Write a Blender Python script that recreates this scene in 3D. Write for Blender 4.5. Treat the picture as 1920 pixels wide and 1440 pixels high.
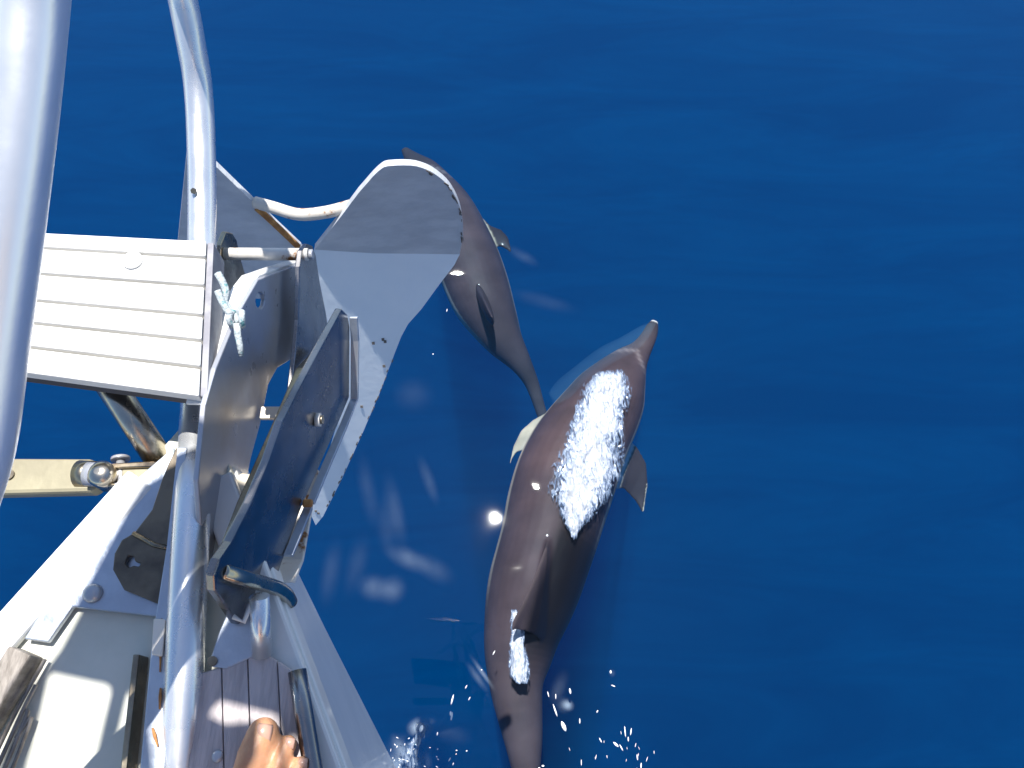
import bpy, bmesh, math, random
import numpy as np
from mathutils import Vector, Matrix, noise
from mathutils.geometry import tessellate_polygon
from mathutils.kdtree import KDTree
random.seed(7)
S = bpy.context.scene
for o in list(bpy.data.objects): bpy.data.objects.remove(o)

# ------------------------------------------------------------------ camera, sky, sun, exposure
CAM = Vector((0, 0, 2.7)); PITCH = math.radians(64); FPX = 1450.0
cd = bpy.data.cameras.new('camera'); cam = bpy.data.objects.new('camera', cd); S.collection.objects.link(cam)
cam.location = CAM; cam.rotation_euler = (math.pi/2 - PITCH, 0, 0)
cd.sensor_width = 36; cd.lens = FPX/1920*36; cd.clip_start = 0.02; cd.clip_end = 9000
S.camera = cam
w = bpy.data.worlds.new('World'); S.world = w; w.use_nodes = True
nt = w.node_tree; nt.nodes.clear()
sky = nt.nodes.new('ShaderNodeTexSky'); sky.sky_type = 'NISHITA'; sky.sun_disc = False
SUN = Vector((-0.035, 0.283, 0.9745)).normalized()
sky.sun_elevation = math.asin(SUN.z); sky.sun_rotation = math.atan2(SUN.x, SUN.y)
sky.air_density = 1.0; sky.dust_density = 0.2; sky.ozone_density = 3.0
bg = nt.nodes.new('ShaderNodeBackground'); bg.inputs['Strength'].default_value = 0.075
wo = nt.nodes.new('ShaderNodeOutputWorld')
nt.links.new(sky.outputs[0], bg.inputs[0]); nt.links.new(bg.outputs[0], wo.inputs[0])
sd = bpy.data.lights.new('sun', 'SUN'); sd.energy = 4.8; sd.angle = math.radians(0.5); sd.color = (1, 0.96, 0.9)
so = bpy.data.objects.new('sun', sd); S.collection.objects.link(so)
so.rotation_euler = (-SUN).to_track_quat('-Z', 'Y').to_euler(); so.location = (0, 3, 12)
S.view_settings.view_transform = 'Standard'; S.view_settings.look = 'None'
S.view_settings.exposure = 0.95; S.view_settings.gamma = 1; S.view_settings.use_curve_mapping = False
S.render.engine = 'CYCLES'
S.render.resolution_x = 1024; S.render.resolution_y = 768
S.cycles.volume_bounces = 0

# ------------------------------------------------------------------ helpers
FW = Vector((0, math.cos(PITCH), -math.sin(PITCH))); UPV = Vector((0, math.sin(PITCH), math.cos(PITCH)))
def ray(px, py): return FW + Vector(((px-960)/FPX, 0, 0)) + UPV*((720-py)/FPX)
def UZ(px, py, z):
    d = ray(px, py); return CAM + d*((z-CAM.z)/d.z)
def UX(px, py, x):
    d = ray(px, py); return CAM + d*((x-CAM.x)/d.x)
def UT(px, py, t): return CAM + ray(px, py)*t
def UP(px, py, p0, n):
    d = ray(px, py); return CAM + d*((Vector(p0)-CAM).dot(n)/d.dot(n))
def link(o, parent=None):
    S.collection.objects.link(o)
    if parent is not None:
        o.parent = parent; o.matrix_parent_inverse = Matrix.Translation(-parent.location)
    return o
def tag(o, label=None, cat=None, group=None, kind=None):
    if label: o['label'] = label
    if cat: o['category'] = cat
    if group: o['group'] = group
    if kind: o['kind'] = kind
    return o
def empty(name, loc, label, cat):
    o = bpy.data.objects.new(name, None); S.collection.objects.link(o); o.location = loc
    return tag(o, label, cat)
def mesh_obj(name, verts, faces, mat, parent=None, smooth=False, bevel=0):
    me = bpy.data.meshes.new(name); me.from_pydata([tuple(v) for v in verts], [], faces)
    bm = bmesh.new(); bm.from_mesh(me); bmesh.ops.recalc_face_normals(bm, faces=bm.faces); bm.to_mesh(me); bm.free()
    if mat: me.materials.append(mat)
    if smooth:
        for p in me.polygons: p.use_smooth = True
    o = bpy.data.objects.new(name, me); link(o, parent)
    if bevel:
        m = o.modifiers.new('bevel', 'BEVEL'); m.width = bevel; m.segments = 2; m.limit_method = 'ANGLE'; m.angle_limit = math.radians(40)
    return o
def plate(name, pts, off, mat, parent=None, holes=(), bevel=0.0012):
    """solid plate: outline pts (coplanar), extruded by the vector off"""
    off = Vector(off); loops = [list(pts)] + [list(h) for h in holes]
    tris = tessellate_polygon([[Vector(p) for p in l] for l in loops])
    flat = [Vector(p) for l in loops for p in l]; n = len(flat)
    V = flat + [p+off for p in flat]
    F = [tuple(t) for t in tris] + [tuple(i+n for i in reversed(t)) for t in tris]
    b = 0
    for l in loops:
        m = len(l)
        for i in range(m):
            a, c = b+i, b+(i+1) % m; F.append((a, c, c+n, a+n))
        b += m
    return mesh_obj(name, V, F, mat, parent, bevel=bevel)
def crom(P, n):
    """Catmull-Rom through P (lists of numbers), n samples per span"""
    P = [np.array(p, float) for p in P]; Q = [2*P[0]-P[1]] + P + [2*P[-1]-P[-2]]; out = []
    for i in range(1, len(Q)-2):
        for k in range(n):
            t = k/n; a, b, c, d = Q[i-1], Q[i], Q[i+1], Q[i+2]
            out.append(.5*((2*b)+(-a+c)*t+(2*a-5*b+4*c-d)*t*t+(-a+3*b-3*c+d)*t**3))
    out.append(P[-1]); return out
def tube_geo(P, R, seg=16, V=None, F=None):
    if V is None: V, F = [], []
    P = [Vector(p) for p in P]; n = len(P); R = R if hasattr(R, '__len__') else [R]*n
    prev = None; base = len(V)
    for i, p in enumerate(P):
        t = (P[min(i+1, n-1)]-P[max(i-1, 0)]).normalized()
        a = (prev - t*prev.dot(t)).normalized() if prev is not None else t.orthogonal().normalized()
        prev = a; b = t.cross(a)
        for k in range(seg):
            an = 2*math.pi*k/seg; V.append(p + (a*math.cos(an)+b*math.sin(an))*R[i])
    for i in range(n-1):
        for k in range(seg):
            a = base+i*seg+k; b = base+i*seg+(k+1) % seg; F.append((a, b, b+seg, a+seg))
    F.append(tuple(base+k for k in range(seg))[::-1]); F.append(tuple(base+(n-1)*seg+k for k in range(seg)))
    return V, F
def tube(name, P, R, mat, parent=None, seg=20, spans=0):
    if spans:
        n0 = len(P); P = [Vector(p[:3]) for p in crom([tuple(p) for p in P], spans)]
        if hasattr(R, '__len__'): R = [float(np.interp(i/spans, range(n0), R)) for i in range(len(P))]
    V, F = tube_geo(P, R, seg); o = mesh_obj(name, V, F, mat, parent)
    for p in o.data.polygons: p.use_smooth = len(p.vertices) == 4
    return o
def boxg(V, F, c, ax, ay, az):
    b = len(V); c = Vector(c)
    for sx in (-1, 1):
        for sy in (-1, 1):
            for sz in (-1, 1): V.append(c+Vector(ax)*sx+Vector(ay)*sy+Vector(az)*sz)
    F += [(b, b+1, b+3, b+2), (b+4, b+6, b+7, b+5), (b, b+4, b+5, b+1), (b+2, b+3, b+7, b+6), (b, b+2, b+6, b+4), (b+1, b+5, b+7, b+3)]

# ------------------------------------------------------------------ materials
def N(nt, t, **kw):
    n = nt.nodes.new(t)
    for k, v in kw.items():
        if k in n.inputs: n.inputs[k].default_value = v
        else: setattr(n, k, v)
    return n
def mat(name, col, rough=.5, metal=0, col2=None, nscale=8, lo=.4, hi=.6, bump=0, bscale=60, stretch=(1, 1, 1), coat=0, rust=None, rust_amt=.6, rvar=0, spec=.5, rscale=22):
    m = bpy.data.materials.new(name); m.use_nodes = True; nt = m.node_tree; L = nt.links
    p = nt.nodes['Principled BSDF']
    p.inputs['Base Color'].default_value = (*col, 1); p.inputs['Roughness'].default_value = rough
    p.inputs['Metallic'].default_value = metal; p.inputs['Coat Weight'].default_value = coat
    p.inputs['Coat Roughness'].default_value = .05; p.inputs['Specular IOR Level'].default_value = spec
    g = N(nt, 'ShaderNodeNewGeometry'); mp = N(nt, 'ShaderNodeMapping'); mp.inputs['Scale'].default_value = stretch
    L.new(g.outputs['Position'], mp.inputs['Vector'])
    cur = None
    if col2:
        n = N(nt, 'ShaderNodeTexNoise', Scale=nscale, Detail=6.0, Roughness=.6); L.new(mp.outputs[0], n.inputs['Vector'])
        r = N(nt, 'ShaderNodeValToRGB'); r.color_ramp.elements[0].position = lo; r.color_ramp.elements[1].position = hi
        r.color_ramp.elements[0].color = (*col, 1); r.color_ramp.elements[1].color = (*col2, 1)
        L.new(n.outputs['Fac'], r.inputs[0]); cur = r.outputs[0]
    if rust:
        n2 = N(nt, 'ShaderNodeTexNoise', Scale=rscale, Detail=8.0, Roughness=.7); L.new(g.outputs['Position'], n2.inputs['Vector'])
        r2 = N(nt, 'ShaderNodeValToRGB'); r2.color_ramp.elements[0].position = rust_amt; r2.color_ramp.elements[1].position = rust_amt+.07
        L.new(n2.outputs['Fac'], r2.inputs[0])
        mx = N(nt, 'ShaderNodeMix', data_type='RGBA'); L.new(r2.outputs[0], mx.inputs['Factor'])
        if cur: L.new(cur, mx.inputs['A'])
        else: mx.inputs['A'].default_value = (*col, 1)
        mx.inputs['B'].default_value = (*rust, 1); cur = mx.outputs['Result']
        if metal:
            s = N(nt, 'ShaderNodeMath', operation='MULTIPLY_ADD'); L.new(r2.outputs[0], s.inputs[0]); s.inputs[1].default_value = -metal; s.inputs[2].default_value = metal
            L.new(s.outputs[0], p.inputs['Metallic'])
    if cur: L.new(cur, p.inputs['Base Color'])
    if rvar:
        n3 = N(nt, 'ShaderNodeTexNoise', Scale=35.0, Detail=5.0); L.new(mp.outputs[0], n3.inputs['Vector'])
        mr = N(nt, 'ShaderNodeMapRange'); mr.inputs['From Min'].default_value = .3; mr.inputs['From Max'].default_value = .7
        mr.inputs['To Min'].default_value = max(rough-rvar, .02); mr.inputs['To Max'].default_value = rough+rvar
        L.new(n3.outputs['Fac'], mr.inputs['Value']); L.new(mr.outputs[0], p.inputs['Roughness'])
    if bump:
        n4 = N(nt, 'ShaderNodeTexNoise', Scale=bscale, Detail=5.0); L.new(mp.outputs[0], n4.inputs['Vector'])
        b = N(nt, 'ShaderNodeBump', Strength=bump, Distance=.002); L.new(n4.outputs['Fac'], b.inputs['Height']); L.new(b.outputs[0], p.inputs['Normal'])
    return m
RUST = (.28, .12, .035)
M_tube = mat('polished_stainless', (.84, .86, .88), .28, .78, rvar=.06, bump=.05, bscale=220)
M_steel = mat('dull_stainless', (.5, .51, .55), .32, .5, col2=(.43, .44, .47), rvar=.08, bump=.05, bscale=150)
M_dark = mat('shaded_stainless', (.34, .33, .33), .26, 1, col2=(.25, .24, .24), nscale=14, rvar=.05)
M_bronze = mat('tarnished_stainless', (.42, .36, .26), .3, 1, col2=(.2, .16, .12), nscale=16, rvar=.1, rust=(.12, .08, .05), rust_amt=.66, bump=.2)
M_galv = mat('grey_painted_anchor', (.46, .49, .53), .42, .15, col2=(.54, .57, .61), nscale=18, bump=.7, bscale=38, stretch=(1, 1, 2.5), rust=(.1, .09, .08), rust_amt=.72, rscale=60)
M_lug = mat('brown_stained_stainless', (.2, .165, .12), .4, .5, col2=(.09, .075, .06), nscale=14, bump=.3, rvar=.1)
M_strut = mat('golden_stainless', (.62, .56, .46), .24, 1, col2=(.4, .35, .28), nscale=12, rvar=.08, bump=.1)
M_cheek = mat('stained_cheek_steel', (.46, .48, .53), .34, .5, col2=(.4, .345, .3), nscale=6, lo=.42, hi=.66, rvar=.08, bump=.05)
M_tube2 = mat('brushed_top_rail', (.9, .92, .94), .32, .72, rvar=.05, bump=.05, bscale=220)
M_chip = mat('bare_dark_metal', (.13, .115, .105), .6, .1, bump=.5)
M_galv_lit = mat('lit_anchor_paint', (.68, .76, .84), .4, .1, col2=(.72, .79, .86), nscale=12, bump=.2, bscale=70, rust=(.1, .09, .08), rust_amt=.73, rscale=60)  # anchor paint made paler: brighter light below the fold put into the colour
M_galvrust = mat('rusty_galvanised', (.72, .7, .66), .5, .1, col2=(.6, .56, .5), rust=RUST, rust_amt=.56, rscale=45, bump=.4)
M_gel = mat('white_gelcoat', (.78, .78, .76), .3, 0, col2=(.7, .71, .7), nscale=5, coat=.3, rust=(.5, .45, .35), rust_amt=.7, rscale=30)
M_deck = mat('cream_deck', (.66, .66, .58), .45, 0, col2=(.56, .57, .49), nscale=7, rust=(.45, .4, .28), rust_amt=.68, rscale=9, bump=.1)
M_stem = mat('brushed_aluminium', (.5, .55, .62), .38, .7, col2=(.42, .46, .53), nscale=20, bump=.3, bscale=90, rvar=.08)
M_seat = mat('bleached_seat_slat', (.82, .81, .78), .5, 0, col2=(.74, .73, .7), nscale=30, stretch=(.2, 4, 1), bump=.3, bscale=60)
M_seatside = mat('grey_seat_frame', (.3, .3, .32), .6, 0, col2=(.2, .2, .23), nscale=40, bump=.4)
M_seatdark = mat('seat_underframe', (.06, .06, .07), .8, 0)
M_teak = mat('weathered_teak', (.5, .45, .45), .6, 0, col2=(.36, .325, .33), nscale=22, stretch=(6, .6, 1), bump=.5, bscale=70)
M_teak2 = mat('grey_teak_rail', (.3, .27, .24), .7, 0, col2=(.16, .14, .12), nscale=40, stretch=(4, 1, 1), bump=.8, bscale=60)
M_cream = mat('cream_roller', (.75, .66, .52), .45, 0, col2=(.8, .76, .68), rust=(.4, .24, .12), rust_amt=.62, rscale=14)
M_rope = mat('speckled_rope', (.4, .45, .47), .8, 0, col2=(.12, .28, .3), nscale=170, lo=.58, hi=.62, bump=1, bscale=300)
M_bar = mat('shaded_cream_bar', (.33, .3, .2), .4, .15, col2=(.26, .235, .16), nscale=10, rust=(.08, .07, .06), rust_amt=.67, rscale=45, bump=.25)  # cream darkened so its colour carries the shade on the bar
M_skin = mat('tanned_skin', (.5, .25, .13), .45, 0, col2=(.57, .32, .19), nscale=25, bump=.25, bscale=260)
_p = M_skin.node_tree.nodes['Principled BSDF']; _p.inputs['Subsurface Weight'].default_value = .25; _p.inputs['Subsurface Radius'].default_value = (.012, .004, .002); _p.inputs['Subsurface Scale'].default_value = 1
M_nail = mat('toenail', (.45, .27, .2), .25, 0, coat=.3)
M_cloth = mat('dark_cotton', (.05, .07, .13), .9, 0)
M_shirt = mat('white_cotton', (.7, .7, .68), .9, 0)
M_hair = mat('brown_hair', (.06, .035, .02), .6, 0, bump=.6)
M_shade = mat('white_shade_cloth', (.75, .76, .76), .6, 0, bump=.4, bscale=30)  # cloth of the added panels that shade the deck
M_rustspot = mat('rust', (.3, .13, .04), .8, 0, col2=(.5, .25, .08), nscale=90, bump=.6)

_p = M_shade.node_tree.nodes['Principled BSDF']; _o = M_shade.node_tree.nodes['Material Output']
_t = M_shade.node_tree.nodes.new('ShaderNodeBsdfTranslucent'); _t.inputs[0].default_value = (.7, .7, .68, 1)
_m = M_shade.node_tree.nodes.new('ShaderNodeMixShader'); _m.inputs[0].default_value = .3
M_shade.node_tree.links.new(_p.outputs[0], _m.inputs[1]); M_shade.node_tree.links.new(_t.outputs[0], _m.inputs[2]); M_shade.node_tree.links.new(_m.outputs[0], _o.inputs[0])
def dolphin_mat():
    m = bpy.data.materials.new('wet_dolphin_skin'); m.use_nodes = True; nt = m.node_tree; L = nt.links
    p = nt.nodes['Principled BSDF']; a = N(nt, 'ShaderNodeAttribute'); a.attribute_name = 'pigment_shade'
    g = N(nt, 'ShaderNodeNewGeometry')
    n = N(nt, 'ShaderNodeTexNoise', Scale=9.0, Detail=5.0, Roughness=.55); L.new(g.outputs['Position'], n.inputs['Vector'])
    mr = N(nt, 'ShaderNodeMapRange'); mr.inputs['From Min'].default_value = .3; mr.inputs['From Max'].default_value = .7
    mr.inputs['To Min'].default_value = .82; mr.inputs['To Max'].default_value = 1.2; L.new(n.outputs['Fac'], mr.inputs['Value'])
    v = N(nt, 'ShaderNodeVectorMath', operation='SCALE'); L.new(a.outputs['Color'], v.inputs[0]); L.new(mr.outputs[0], v.inputs['Scale'])
    L.new(v.outputs[0], p.inputs['Base Color'])
    p.inputs['Roughness'].default_value = .5; p.inputs['Specular IOR Level'].default_value = .1; p.inputs['Coat Weight'].default_value = .45; p.inputs['Coat Roughness'].default_value = .03
    n2 = N(nt, 'ShaderNodeTexNoise', Scale=5.0, Detail=2.0); L.new(g.outputs['Position'], n2.inputs['Vector'])
    b = N(nt, 'ShaderNodeBump', Strength=.35, Distance=.02); L.new(n2.outputs['Fac'], b.inputs['Height']); L.new(b.outputs[0], p.inputs['Normal'])
    return m
M_dol = dolphin_mat()

def water_mat():
    m = bpy.data.materials.new('sea_water'); m.use_nodes = True; nt = m.node_tree; L = nt.links; nt.nodes.clear()
    out = N(nt, 'ShaderNodeOutputMaterial')
    fr = N(nt, 'ShaderNodeFresnel', IOR=1.333); tr = N(nt, 'ShaderNodeBsdfTransparent'); tr.inputs[0].default_value = (.97, .99, 1, 1)
    gl = N(nt, 'ShaderNodeBsdfGlossy'); gl.inputs['Roughness'].default_value = .012; mx = N(nt, 'ShaderNodeMixShader')
    g = N(nt, 'ShaderNodeNewGeometry'); mp = N(nt, 'ShaderNodeMapping'); mp.inputs['Rotation'].default_value = (0, 0, .35); mp.inputs['Scale'].default_value = (.55, 1.7, 1)
    L.new(g.outputs['Position'], mp.inputs['Vector'])
    n1 = N(nt, 'ShaderNodeTexNoise', Scale=1.3, Detail=3.0, Roughness=.45, Distortion=.4); L.new(mp.outputs[0], n1.inputs['Vector'])
    b = N(nt, 'ShaderNodeBump', Strength=.3, Distance=.0025); L.new(n1.outputs['Fac'], b.inputs['Height'])
    L.new(b.outputs[0], gl.inputs['Normal']); L.new(b.outputs[0], fr.inputs['Normal'])
    n2 = N(nt, 'ShaderNodeTexNoise', Scale=1.5, Detail=5.0, Roughness=.58, Distortion=.9); mp2 = N(nt, 'ShaderNodeMapping'); mp2.inputs['Rotation'].default_value = (0, 0, -.3); mp2.inputs['Scale'].default_value = (.5, 2.2, 1)
    L.new(g.outputs['Position'], mp2.inputs['Vector']); L.new(mp2.outputs[0], n2.inputs['Vector'])
    cr = N(nt, 'ShaderNodeValToRGB'); cr.color_ramp.elements[0].position = .35; cr.color_ramp.elements[1].position = .72
    cr.color_ramp.elements[0].color = (.72, .78, .84, 1); cr.color_ramp.elements[1].color = (1, 1, 1, 1); L.new(n2.outputs['Fac'], cr.inputs[0]); L.new(cr.outputs[0], tr.inputs[0])  # streaks of lit swell put into the transmission tint
    L.new(fr.outputs[0], mx.inputs[0]); L.new(tr.outputs[0], mx.inputs[1]); L.new(gl.outputs[0], mx.inputs[2])
    L.new(mx.outputs[0], out.inputs['Surface'])
    sc = N(nt, 'ShaderNodeVolumeScatter'); sc.inputs['Color'].default_value = (.0, .44, 1, 1); sc.inputs['Density'].default_value = .118
    ab = N(nt, 'ShaderNodeVolumeAbsorption'); ab.inputs['Color'].default_value = (0, .64, .92, 1); ab.inputs['Density'].default_value = .6
    ad = N(nt, 'ShaderNodeAddShader'); L.new(sc.outputs[0], ad.inputs[0]); L.new(ab.outputs[0], ad.inputs[1]); L.new(ad.outputs[0], out.inputs['Volume'])
    return m
M_water = water_mat()

# ------------------------------------------------------------------ the sea: one closed body of water with a rippled top
def build_water():
    n = 340; k = 10.8; H = 2500.0
    def h0(x, y): return .005*math.sin(1.3*x+1.9*y+.4)+.002*math.sin(-1.9*x+3.4*y)+.0009*math.sin(7*x+4.5*y)+.0007*math.sin(-5*x+9*y+2)
    wl = []                                   # small wavelets that catch the sun
    def hh(x, y): return h0(x, y)+sum((gx*(x-qx)+gy*(y-qy))*math.exp(-((x-qx)**2+(y-qy)**2)/(2*sg*sg)) for qx, qy, gx, gy, sg in wl)
    for (px, py, sg) in [(930, 970, .17), (1010, 905, .05), (972, 1070, .05), (857, 505, .1), (1001, 918, .02), (975, 1132, .02)]:
        p = UZ(px, py, 0); v = (CAM-p).normalized(); h = (v+SUN).normalized(); e_ = .001
        gx = -h.x/h.z-(hh(p.x+e_, p.y)-hh(p.x-e_, p.y))/(2*e_); gy = -h.y/h.z-(hh(p.x, p.y+e_)-hh(p.x, p.y-e_))/(2*e_)
        if py < 600: gx *= 1.15; gy *= 1.18
        wl.append((p.x, p.y, gx, gy, sg))
    ax = [H*math.sinh(k*(2*i/n-1))/math.sinh(k) for i in range(n+1)]
    V = []; F = []
    for j in range(n+1):
        for i in range(n+1):
            x = ax[i]; y = ax[j]+1.1; f = math.exp(-(x*x+y*y)/900)
            z = h0(x, y)
            for (qx, qy, gx, gy, sg) in wl:
                r2 = (x-qx)**2+(y-qy)**2
                if r2 < .25: z += (gx*(x-qx)+gy*(y-qy))*math.exp(-r2/(2*sg*sg))
            V.append((x, y, z*f if 0 < i < n and 0 < j < n else 0))
    for j in range(n):
        for i in range(n):
            a = j*(n+1)+i; F.append((a, a+1, a+n+2, a+n+1))
    b = len(V); idx = [i for i in range(n+1)] + [j*(n+1)+n for j in range(1, n+1)] + [n*(n+1)+i for i in range(n-1, -1, -1)] + [j*(n+1) for j in range(n-1, 0, -1)]
    for i in idx: V.append((V[i][0], V[i][1], -30.0))
    m = len(idx)
    for q in range(m): F.append((idx[q], b+q, b+(q+1) % m, idx[(q+1) % m]))
    F.append(tuple(b+q for q in range(m)))
    o = mesh_obj('water', V, F, M_water, smooth=True)
    tag(o, 'deep clear blue sea with a few soft ripples', None, kind='structure')
build_water()

# ------------------------------------------------------------------ sailboat bow: hull, deck, rails, plates
ZD = 2.0
boat = empty('sailboat', (-.31, -.5, ZD), 'white bow of a sailing boat with cream deck, seen from above at lower left', 'sailboat')
tip = UZ(386, 741, ZD); pl = UZ(-243, 1440, ZD); pr = UZ(645, 1440, ZD)
cx = tip.x
def edge(side):
    e = pr if side > 0 else pl
    d = (e-tip); d.z = 0
    pts = [tip + d*t for t in (0.0, .25, .5, .75, 1.0)]
    wv = d.x; yv = d.y
    for k in range(1, 9):
        pts.append(Vector((pts[4].x + side*(.115*k-.006*k*k), pts[4].y-.25*k, ZD)))
    return pts
eL, eR = edge(-1), edge(1)
def hull():
    V = []; F = []; out = eL[::-1] + eR[1:]
    n = len(out); lv = [0, .03, .6, 1.3, 2.4]; ctr = Vector((cx, 0, 0))
    for k, dz in enumerate(lv):
        s = 1 if k < 2 else 1-.1*(dz/2.4)**1*2.2
        for p in out:
            yy = p.y - (dz*.22 if k > 1 else 0)
            V.append(Vector((cx+(p.x-cx)*s, yy if p.y > -.9 else p.y-.22*dz*0, ZD-.012-dz)))
    for k in range(len(lv)-1):
        for i in range(n-1): a = k*n+i; F.append((a, a+1, a+n+1, a+n))
        F.append((k*n+n-1, k*n, k*n+n, k*n+2*n-1))
    F.append(tuple(range(n))); F.append(tuple((len(lv)-1)*n+i for i in range(n)))
    return mesh_obj('hull', V, F, M_gel, boat, smooth=False, bevel=.004)
hull()
def inset(pts, side, d):
    out = []
    for i, p in enumerate(pts):
        t = (pts[min(i+1, len(pts)-1)]-pts[max(i-1, 0)]).normalized(); nrm = Vector((-t.y, t.x, 0))*(1 if side > 0 else -1)
        out.append(p - nrm*d*1.0 if False else p + nrm*(-d))
    return out
iL = inset(eL, -1, .002); iR = inset(eR, 1, .002)
def deck():
    o = eL[::-1]+eR[1:]
    plate('deck', [Vector((cx+(p.x-cx)*.985, p.y-.004, ZD-.012)) for p in o], (0, 0, .012), M_deck, boat, bevel=.002)
deck()
def rail_strip(name, pts, side, w, h, m):
    """raised toe rail along the deck edge"""
    V = []; F = []
    for i, p in enumerate(pts):
        t = (pts[min(i+1, len(pts)-1)]-pts[max(i-1, 0)]).normalized(); q = Vector((t.y, -t.x, 0))
        if (q.x > 0) == (side > 0): q = -q
        q = Vector((-side, 0, 0)) if abs(q.x) < .2 else q
        a = p + Vector((0, 0, .001)); b = p+q*w + Vector((0, 0, .001))
        V += [a, b, b+Vector((0, 0, h*.7)), a+Vector((0, 0, h))]
    for i in range(len(pts)-1):
        for k in range(4): F.append((i*4+k, i*4+(k+1) % 4, i*4+4+(k+1) % 4, i*4+4+k))
    F += [(0, 1, 2, 3), tuple(4*(len(pts)-1)+k for k in range(4))]
    return mesh_obj(name, V, F, m, boat, bevel=.003)
rail_strip('toe_rail', eL[1:], -1, .03, .014, M_gel)
rail_strip('toe_rail', eR[1:], 1, .034, .012, M_gel)
# aluminium stem plate and its bolt
zs = ZD+.004
sp = [(222, 925), (262, 900), (330, 842), (345, 1165), (300, 1158), (142, 1140), (96, 1206), (52, 1200)]
stem = plate('stem_plate', [UZ(x, y, zs) for x, y in sp], (0, 0, .006), M_stem, boat)
c = UZ(175, 1113, zs+.006)
tube('bolt', [c, c+Vector((0, 0, .003)), c+Vector((0, 0, .0055)), c+Vector((0, 0, .0065))], [.0085, .0082, .006, .002], M_steel, stem, seg=18)
# teak boards of the bow platform (right of the tube)
zb = ZD+.012
def board(pp): return plate('board', [UZ(x, y, zb) for x, y in pp], (0, 0, .009), M_teak, boat, bevel=.0015)
b1 = board([(365, 1270), (421, 1252), (427, 1500), (360, 1500)])
b2 = board([(423, 1251), (469, 1236), (478, 1500), (429, 1500)])
b3 = board([(471, 1235), (500, 1226), (524, 1240), (538, 1500), (480, 1500)])
b4 = board([(526, 1241), (556, 1262), (590, 1500), (540, 1500)])
c = UZ(408, 1418, zb+.009)
tube('screw', [c, c+Vector((0, 0, .001)), c+Vector((0, 0, .0016))], [.0046, .0044, .002], M_steel, b1, seg=14)
V, F = [], []
hr = [UZ(557, 1258, zb+.012), UZ(570, 1340, zb+.012), UZ(590, 1460, zb+.012), UZ(612, 1600, zb+.012)]
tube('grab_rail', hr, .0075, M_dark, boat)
# weathered teak cap on the port side
V, F = [], []
a = UZ(50, 1222, ZD+.012); b = UZ(-70, 1420, ZD+.012); d = (b-a); ln = d.length; d.normalize(); q = Vector((-d.y, d.x, 0))
boxg(V, F, (a+b)/2, d*ln/2, q*.011, Vector((0, 0, .011)))
mesh_obj('teak_cap', V, F, M_teak2, boat, bevel=.002)
for k in range(4):
    off = q*(.016+.0045*k)
    tube('seam', [a+off+d*.02*k+Vector((0, 0, -.004)), (a+b)/2+off*1.1+Vector((0, 0, -.004)), b+off*1.4+Vector((0, 0, -.004))], .0017, M_teak2, boat, seg=6, spans=4)
# long upright plate beside the tube with rust weeping out of its top
cp = [UZ(x, y, ZD+.026) for x, y in [(333, 838), (314, 1010), (292, 1150), (281, 1235), (262, 1440), (250, 1560), (300, 1560), (308, 1440), (322, 1235), (338, 1010), (350, 838)]]
ch = plate('chainplate', cp, (0, 0, -.006), M_stem, boat)
V, F = [], []
cp2 = [UZ(x, y, ZD+.001) for x, y in [(268, 1232), (246, 1440), (232, 1580), (246, 1580), (258, 1440), (280, 1232)]]
plate('channel_side', cp2, (0, 0, .02), M_bronze, boat)
for (x0, y0, x1, y1) in [(293, 1168, 289, 1225), (303, 1160, 300, 1260), (301, 1290, 299, 1330), (286, 1365, 296, 1400)]:
    a, b = UZ(x0, y0, ZD+.0275), UZ(x1, y1, ZD+.0275)
    tube('rust_weep', [a, a*.6+b*.4, b], [.0008, .0014, .0006], M_rustspot, ch, seg=8, spans=3)
for (x, y) in [(297, 1196)]:
    plate('rust_strap', [UZ(a, b, ZD+.0275) for a, b in [(290, 1160), (312, 1162), (306, 1232), (286, 1228)]], (0, 0, .0025), M_cream, ch)

# ------------------------------------------------------------------ bow pulpit
pul = empty('bow_pulpit', (-.3, .1, ZD), 'polished stainless pulpit of bent tubes around the bow seat', 'pulpit')
lo = [(300, 1900, .61), (322, 1640, .615), (337, 1440, .62), (348, 1200, .65), (358, 1000, .685), (368, 800, .76), (377, 600, .84), (379, 430, .885), (378, 300, .90), (372, 170, .90), (358, 80, .88), (336, -30, .85), (305, -140, .80), (270, -250, .72)]
LO = [UT(*p) for p in lo]
hi = [(-260, 1700, .46), (-170, 1300, .45), (-100, 1050, .43), (-36, 850, .425), (-9, 650, .413), (22, 400, .40), (45, 200, .393), (64, 0, .387), (74, -160, .375), (80, -330, .36)]
HI = [UT(*p) for p in hi]
arch = LO + [(LO[-1]*.66+HI[-1]*.34)+Vector((0, .07, .0)), (LO[-1]*.33+HI[-1]*.67)+Vector((0, .06, .02))] + HI[::-1]
tube('lower_tube', LO[:-1], .0158, M_tube, pul, seg=40, spans=6)
tube('upper_tube', HI, .016, M_tube2, pul, seg=40, spans=6)
tube('front_bend', [LO[-2], LO[-1], LO[-1]*.5+HI[-1]*.5+Vector((0, .06, .02)), HI[-1], HI[-2]], .0154, M_tube, pul, seg=32, spans=6)
c = UT(363, 358, .889); d = ray(363, 358).normalized()
tube('hex_bolt', [c-d*.0145, c-d*.0172], .0036, M_bronze, pul, seg=6)

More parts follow.
